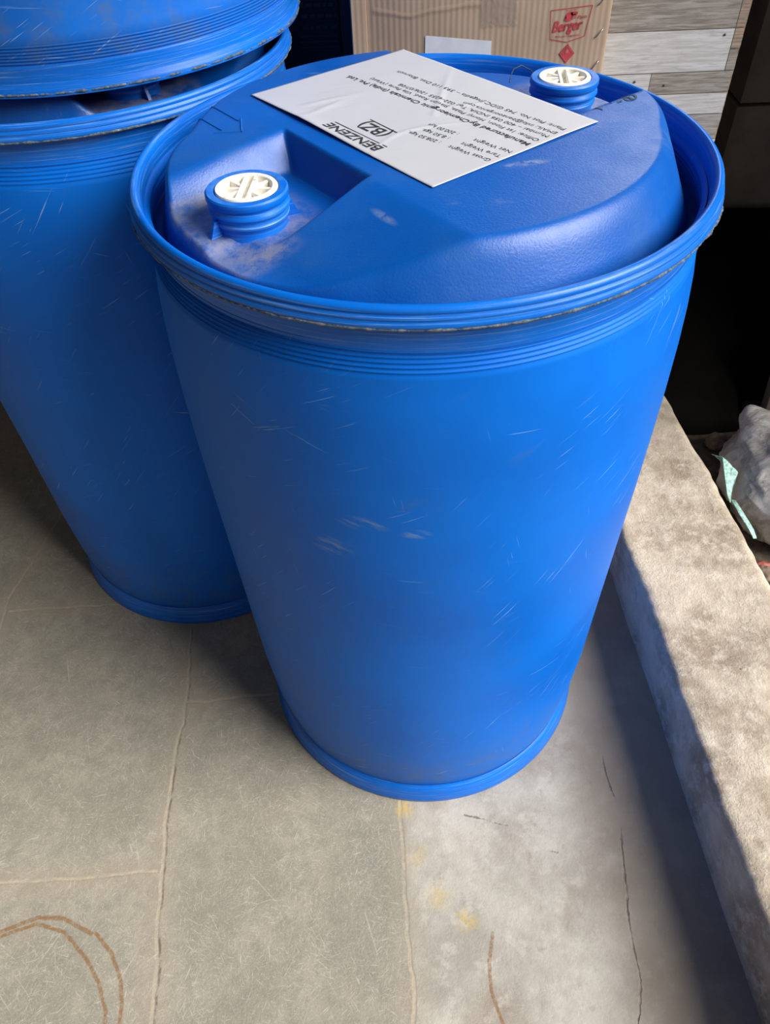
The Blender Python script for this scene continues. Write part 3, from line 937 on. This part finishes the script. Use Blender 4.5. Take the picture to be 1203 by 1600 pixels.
# ------------------------------------------------------------------ things behind
def carton():
    root = empty('cardboard_carton', (0.0985, 0.565, 0))
    tag(root, 'brown corrugated cardboard carton with red print, behind the labelled drum', 'carton')
    X0, X1, Y0, Y1, H = -0.083 - 0.0985, 0.2775 - 0.0985, 0.44 - 0.565, 0.69 - 0.565, 1.06
    bm = bmesh.new()
    nx, nz = 40, 60
    box_bm(bm, X0, X1, Y0, Y1, 0, H)
    bmesh.ops.bevel(bm, geom=[e for e in bm.edges if abs((e.verts[0].co - e.verts[1].co).z) > 0.5], offset=0.004, segments=3, affect='EDGES', profile=0.5)
    me = bpy.data.meshes.new('carton_body'); bm.to_mesh(me); bm.free()
    o = link('carton_body', me, M_CARD, root); sharp(me, 40)
    # overlapping glue strip along the left of the face
    st_ = boxes('side_flap', [(X0 + 0.001, X0 + 0.022, Y0 - 0.0022, Y0 + 0.001, 0.02, H - 0.01)], M_CARD, root, 0.0008)
    # top flaps, folded down flat
    boxes('top_flap', [(X0, X1, Y0, Y0 + 0.123, H, H + 0.004)], M_CARD, root)
    boxes('top_flap', [(X0, X1, Y1 - 0.123, Y1, H, H + 0.004)], M_CARD, root)
    ox = 0.0985
    fy = Y0 - 0.0006
    on = lambda a, b: (a - ox, fy, b)
    # printed emblem
    F = Flat()
    w = 0.0009
    P = [(0.1935, 0.9455), (0.2500, 0.9500), (0.2445, 0.9130), (0.2200, 0.9060), (0.1965, 0.9105)]
    for a, b in zip(P, P[1:] + P[:1]): F.line(a, b, w)
    F.text('Berger', 0.1985, 0.9190, width=0.0420, cap=0.0130, bold=0.022, shear=0.28, tilt=0.07)
    F.text('Since 1760', 0.2155, 0.9440, width=0.013, cap=0.0018, bold=0.01, tilt=0.07)
    F.text('Paints', 0.2320, 0.9345, width=0.0125, cap=0.0042, bold=0.01, shear=0.3, tilt=0.07)
    F.text('Paint your imagination', 0.2035, 0.9122, width=0.034, cap=0.0024, bold=0.01, shear=0.1, tilt=0.05)
    # brush-like emblem: rounded blob with stripes and a drop to its left
    def blob(cx, cz, rx, rz, n=18, sk=0.2):
        F.poly([(cx + rx * math.cos(2 * math.pi * k / n) + sk * rz * math.sin(2 * math.pi * k / n), cz + rz * math.sin(2 * math.pi * k / n)) for k in range(n)])
    blob(0.2195, 0.9375, 0.0050, 0.0062)
    blob(0.2145, 0.9352, 0.0010, 0.0030)
    blob(0.2262, 0.9412, 0.0050, 0.0024)
    for k in range(3): F.line((0.2225, 0.9345 + k * 0.0021), (0.2300 - k * 0.0006, 0.9362 + k * 0.0021), 0.0011)
    F.build('printed_emblem', on, M_REDINK, root)['label'] = 'red printed maker emblem'
    F = Flat()
    c = (0.2222, 0.8915)
    D = [(c[0], c[1] + 0.0125), (c[0] + 0.0112, c[1]), (c[0], c[1] - 0.0125), (c[0] - 0.0112, c[1])]
    F.poly(D)
    dm = F.build('hazard_diamond', on, M_REDINK, root); dm['label'] = 'red flammable diamond'
    F = Flat()
    on2 = lambda a, b: (a - ox, fy - 0.0004, b)
    k = 0.80
    D2 = [(c[0] + (a - c[0]) * k, c[1] + (b - c[1]) * k) for a, b in D]
    for a, b in zip(D2, D2[1:] + D2[:1]): F.line(a, b, 0.0005)
    fl = [(0.0, 0.0055), (0.0016, 0.0025), (0.0022, 0.0), (0.0013, -0.0018), (0.0004, -0.0004), (-0.0006, -0.0018), (-0.0020, -0.0010), (-0.0021, 0.0012), (-0.0008, 0.003)]
    F.poly([(c[0] + a, c[1] + 0.002 + b) for a, b in fl])
    F.build('flame_symbol', on2, M_PINKINK, dm)
    # staples up the right-hand seam
    for (a, b) in (((0.2580, 0.9500), (0.2655, 0.9585)), ((0.2600, 0.9105), (0.2685, 0.9205)), ((0.2610, 0.8705), (0.2690, 0.8805)), ((0.2560, 0.990), (0.264, 1.0)), ((0.2615, 0.83), (0.2695, 0.84))):
        s_ = tube('staple', [(a[0] - ox, Y0 + 0.002, a[1]), (a[0] - ox, Y0 - 0.0014, a[1]), (b[0] - ox, Y0 - 0.0014, b[1]), (b[0] - ox, Y0 + 0.002, b[1])], 0.0007, M_STEEL, root, 6)
    # clear tape down from the top seam, sticker low on the face
    n = 14
    vs, fs = [], []
    for j in range(n + 1):
        for i in range(n + 1):
            a = 0.098 + 0.050 * i / n; b = 0.930 + 0.14 * j / n
            vs.append((a - ox, Y0 - 0.0010 - 0.0008 * max(0, mnoise.noise(Vector((a * 120, b * 90, 3)))), b - (0.001 * (i % 3))))
    for j in range(n):
        for i in range(n): fs.append((j * (n + 1) + i, j * (n + 1) + i + 1, (j + 1) * (n + 1) + i + 1, (j + 1) * (n + 1) + i))
    tp = link('packing_tape', mesh('packing_tape', vs, fs), M_TAPE, root); tp['label'] = 'wrinkled clear packing tape'
    F = Flat()
    F.poly([(0.0195, 0.850), (0.1150, 0.850), (0.1140, 0.9115), (0.0220, 0.9215), (0.0205, 0.9205)])
    F.build('sticker', lambda a, b: (a - ox, Y0 - 0.0009, b), M_STICK, root)['label'] = 'pale sticker low on the carton face'
carton()

def wood_panel():
    root = empty('wood_print_panel', (0.39, 0.53, 0))
    tag(root, 'upright board printed with grey and whitewashed planks, right of the cardboard carton', 'board')
    X0, X1, Y0, Y1, H = 0.283, 0.500, 0.52, 0.538, 1.08
    ZB = 0.1345                                   # the board stands on the kerb
    ox, oy = 0.39, 0.53
    boxes('chipboard_core', [(X0 - ox, X1 - ox, Y0 - oy + 0.0008, Y1 - oy, ZB, H)], M_CORE, root)
    # printed face: plank rectangles with fine seams between
    rows = [(ZB, 0.16, 'W'), (0.16, 0.22, 'M'), (0.22, 0.28, 'W'), (0.28, 0.34, 'G'), (0.34, 0.40, 'W'), (0.40, 0.46, 'M'), (0.46, 0.52, 'W'), (0.52, 0.58, 'G'), (0.58, 0.64, 'W'), (0.64, 0.70, 'M'),
            (0.70, 0.733, 'W'), (0.733, 0.772, 'M'), (0.772, 0.8035, 'W'), (0.8035, 0.8345, 'GS'), (0.8345, 0.8925, 'WR'), (0.8925, 0.960, 'GR'), (0.960, 1.02, 'W'), (1.02, 1.08, 'G')]
    rect = []
    g = 0.0006
    for z0, z1, k in rows:
        if k == 'GS':
            rect += [(X0, 0.3735, z0, z1, 1), (0.3745, X1, z0, z1, 0)]
        elif k == 'WR':
            rect += [(X0, 0.4850, z0, z1, 1), (0.4862, X1, z0, 0.864, 0), (0.4862, X1, 0.8652, z1, 3)]
        elif k == 'GR':
            rect += [(X0, 0.4850, z0, z1, 0), (0.4862, X1, z0, z1, 3)]
        else:
            rect.append((X0, X1, z0, z1, {'G': 0, 'W': 1, 'M': 2}[k]))
    vs, fs, mi = [], [], []
    for (a, b, z0, z1, k) in rect:
        n = 16
        base = len(vs)
        right = abs(b - X1) < 1e-6
        for j in range(n + 1):
            zz = z0 + g + (z1 - z0 - 2 * g) * j / n
            ch = -abs(mnoise.noise(Vector((zz * 60, 0.5, 0)))) * 0.0035 - max(0, mnoise.noise(Vector((zz * 170, 3.5, 0)))) * 0.002 if right else 0
            vs += [(a - ox, Y0 - oy, zz), (b + ch - ox, Y0 - oy, zz)]
        for j in range(n):
            fs.append((base + 2 * j, base + 2 * j + 1, base + 2 * j + 3, base + 2 * j + 2)); mi.append(k)
    me = mesh('printed_face', vs, fs)
    o = link('printed_face', me, [M_PL_GREY, M_PL_WHITE, M_PL_MID, M_PL_PINK], root, smooth=False)
    for p_, k in zip(me.polygons, mi): p_.material_index = k
    o['label'] = 'plank-print laminate with a chipped right edge'
    boxes('seam_backing', [(X0 - ox, X1 - 0.006 - ox, Y0 - oy + 0.0002, Y0 - oy + 0.0009, ZB + 0.001, H - 0.001)], M_SEAM, root)
    # nail heads
    for (a, b) in ((0.472, 0.884), (0.350, 0.8235), (0.397, 0.817)):
        tube('nail_head', [(a - ox, Y0 - oy + 0.001, b), (a - ox, Y0 - oy - 0.0008, b)], 0.0019, M_SEAM, root, 10)
wood_panel()

def black_carton():
    root = empty('black_carton', (-0.205, 0.78, 0))
    tag(root, 'black carton with worn grey print, in the dark gap between stacked drums and cardboard carton', 'carton')
    boxes('carton_body', [(-0.095, 0.095, -0.11, 0.11, 0, 1.02)], M_BLACKCARD, root, 0.003)
    F = Flat()
    random.seed(3)
    for i, zz in enumerate((0.908, 0.892, 0.876)):                     # rows of worn, unreadable print
        x = 0.030
        while x < 0.085:
            wd = random.choice((0.005, 0.008, 0.011))
            F.line((x, zz), (min(x + wd, 0.088), zz), 0.0055)
            x += wd + 0.0035
    for zz in (0.863, 0.855, 0.847): F.line((0.025, zz), (0.088, zz), 0.0018)
    F.build('worn_print', lambda a, b: (a, -0.1106, b), M_FADEPRINT, root)
black_carton()
def post():
    root = empty('steel_post', (-0.0965, 0.66, 0))
    tag(root, 'narrow dark painted steel post at the left edge of the cardboard carton', 'post')
    boxes('square_tube', [(-0.0115, 0.0115, -0.0115, 0.0115, 0.004, 1.30)], M_NAVY, root, 0.0015)
    boxes('base_plate', [(-0.0125, 0.0125, -0.02, 0.03, 0, 0.005)], M_NAVY, root)
post()

# ------------------------------------------------------------------ yard behind the kerb
def crumple(name, loc, rad, mat, seed, sub=5, amp=0.25, freq=3.0, parent=None, flat=None, ears=()):
    bm = bmesh.new()
    bmesh.ops.create_icosphere(bm, subdivisions=sub, radius=1)
    for v in bm.verts:
        n = v.co.normalized()
        k = 1.0
        for o_, (f, a) in enumerate(((freq, amp), (freq * 2.3, amp * 0.5), (freq * 5, amp * 0.22))):
            q = mnoise.noise(n * f + Vector((seed, seed * 2.1, o_ * 5)))
            k += a * (1 - 2 * abs(q)) - a * 0.5
        for (ev, h, wd) in ears:
            dd = (n - Vector(ev).normalized()).length
            k += h * math.exp(-(dd / wd) ** 2)
        v.co = Vector((n.x * rad[0] * k, n.y * rad[1] * k, n.z * rad[2] * k))
        if flat is not None and v.co.z < flat: v.co.z = flat
    me = bpy.data.meshes.new(name); bm.to_mesh(me); bm.free()
    o = link(name, me, mat, parent)
    o.location = loc
    return o
s = crumple('plastic_sack', (0.835, 0.372, 0.068), (0.170, 0.180, 0.110), M_SACK, 3.0, 6, 0.11, 1.4, flat=-0.067, ears=(((-0.55, 0.55, 0.75), 0.32, 0.22),))
tag(s, 'crumpled dirty grey plastic sack lying beyond the cement kerb', 'sack')

def scrap(name, P, mat, label, cat, n=8, amp=0.004):
    """a small folded sheet through a 2 x k strip of points"""
    vs, fs = [], []
    k = len(P)
    for i in range(k):
        a, b = Vector(P[i][0]), Vector(P[i][1])
        for j in range(n + 1):
            q = a.lerp(b, j / n)
            q.z += amp * mnoise.noise(q * 70)
            vs.append(q)
    for i in range(k - 1):
        for j in range(n): fs.append((i * (n + 1) + j, i * (n + 1) + j + 1, (i + 1) * (n + 1) + j + 1, (i + 1) * (n + 1) + j))
    me = mesh(name, vs, fs)
    c = sum((Vector(v) for v in vs), Vector()) / len(vs)
    for v in me.vertices: v.co -= c
    o = link(name, me, mat); o.location = c
    md = o.modifiers.new('thickness', 'SOLIDIFY'); md.thickness = 0.0012
    return tag(o, label, cat)
scrap('cloth_scrap', [((0.622, 0.398, 0.135), (0.645, 0.376, 0.128)), ((0.633, 0.372, 0.150), (0.658, 0.338, 0.140)), ((0.632, 0.325, 0.126), (0.650, 0.318, 0.098)), ((0.628, 0.296, 0.120), (0.640, 0.292, 0.095))], M_TEAL, 'folded pale teal scrap caught between the kerb and the grey sack', 'scrap')
scrap('cloth_strip', [((0.633, 0.282, 0.118), (0.646, 0.286, 0.108)), ((0.640, 0.250, 0.112), (0.655, 0.254, 0.104)), ((0.650, 0.215, 0.104), (0.664, 0.219, 0.096)), ((0.656, 0.196, 0.098), (0.664, 0.198, 0.094))], M_TEAL, 'narrow frayed pale teal strip along the kerb below the folded teal scrap', 'scrap')
tag(crumple('stone', (0.712, 0.560, 0.020), (0.024, 0.022, 0.022), M_STONE, 8, 4, 0.10, 1.5, flat=-0.019), 'rounded brown stone in the shade behind the grey sack', 'stone')
o = boxes('timber_offcut', [(-0.09, 0.09, -0.012, 0.012, 0, 0.24)], M_TIMBER, None, 0.002)
o.location = (0.935, 0.66, 0.0); o.rotation_euler = (math.radians(-8), 0, math.radians(8))
tag(o, 'brown board offcut standing behind the grey sack at the right edge', 'board')
tag(crumple('stone', (0.690, 0.165, 0.018), (0.026, 0.020, 0.020), M_STONE, 12, 4, 0.12, 1.6, flat=-0.017), 'brown stone on the ground right below the teal strip', 'stone')
tag(crumple('stone', (0.725, 0.125, 0.016), (0.030, 0.024, 0.019), M_SOIL, 15, 4, 0.12, 1.6, flat=-0.015), 'dark stone nearest the viewer beside the kerb', 'stone')
tag(crumple('plastic_scrap', (0.700, 0.195, 0.010), (0.018, 0.008, 0.010), M_REDSCRAP, 19, 3, 0.2, 2, flat=-0.009), 'small red scrap on the ground between the stone and grey sack', 'scrap')

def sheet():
    # added sheet from pier to ground, its near-black colour painting the deep shade
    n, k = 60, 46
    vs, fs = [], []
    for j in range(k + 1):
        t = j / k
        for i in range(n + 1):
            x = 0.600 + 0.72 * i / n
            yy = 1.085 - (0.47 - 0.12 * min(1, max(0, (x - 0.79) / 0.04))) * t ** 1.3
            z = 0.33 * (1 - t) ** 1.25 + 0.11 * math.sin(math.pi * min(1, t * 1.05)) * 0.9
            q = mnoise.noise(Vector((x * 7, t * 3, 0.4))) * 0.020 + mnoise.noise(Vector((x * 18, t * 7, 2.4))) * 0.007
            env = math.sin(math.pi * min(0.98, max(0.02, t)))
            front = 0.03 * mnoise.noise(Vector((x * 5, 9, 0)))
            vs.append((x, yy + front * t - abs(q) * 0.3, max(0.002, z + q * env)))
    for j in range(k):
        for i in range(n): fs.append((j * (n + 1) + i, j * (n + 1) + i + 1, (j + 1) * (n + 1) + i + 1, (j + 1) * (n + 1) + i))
    me = mesh('shade_sheet', vs, fs)
    o = link('shade_sheet', me, M_SHADESHEET)
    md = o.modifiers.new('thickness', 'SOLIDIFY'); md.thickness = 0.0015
    return tag(o, 'near-black added surface painting the deep shade at the brown wall beyond the kerb', 'plastic sheet')
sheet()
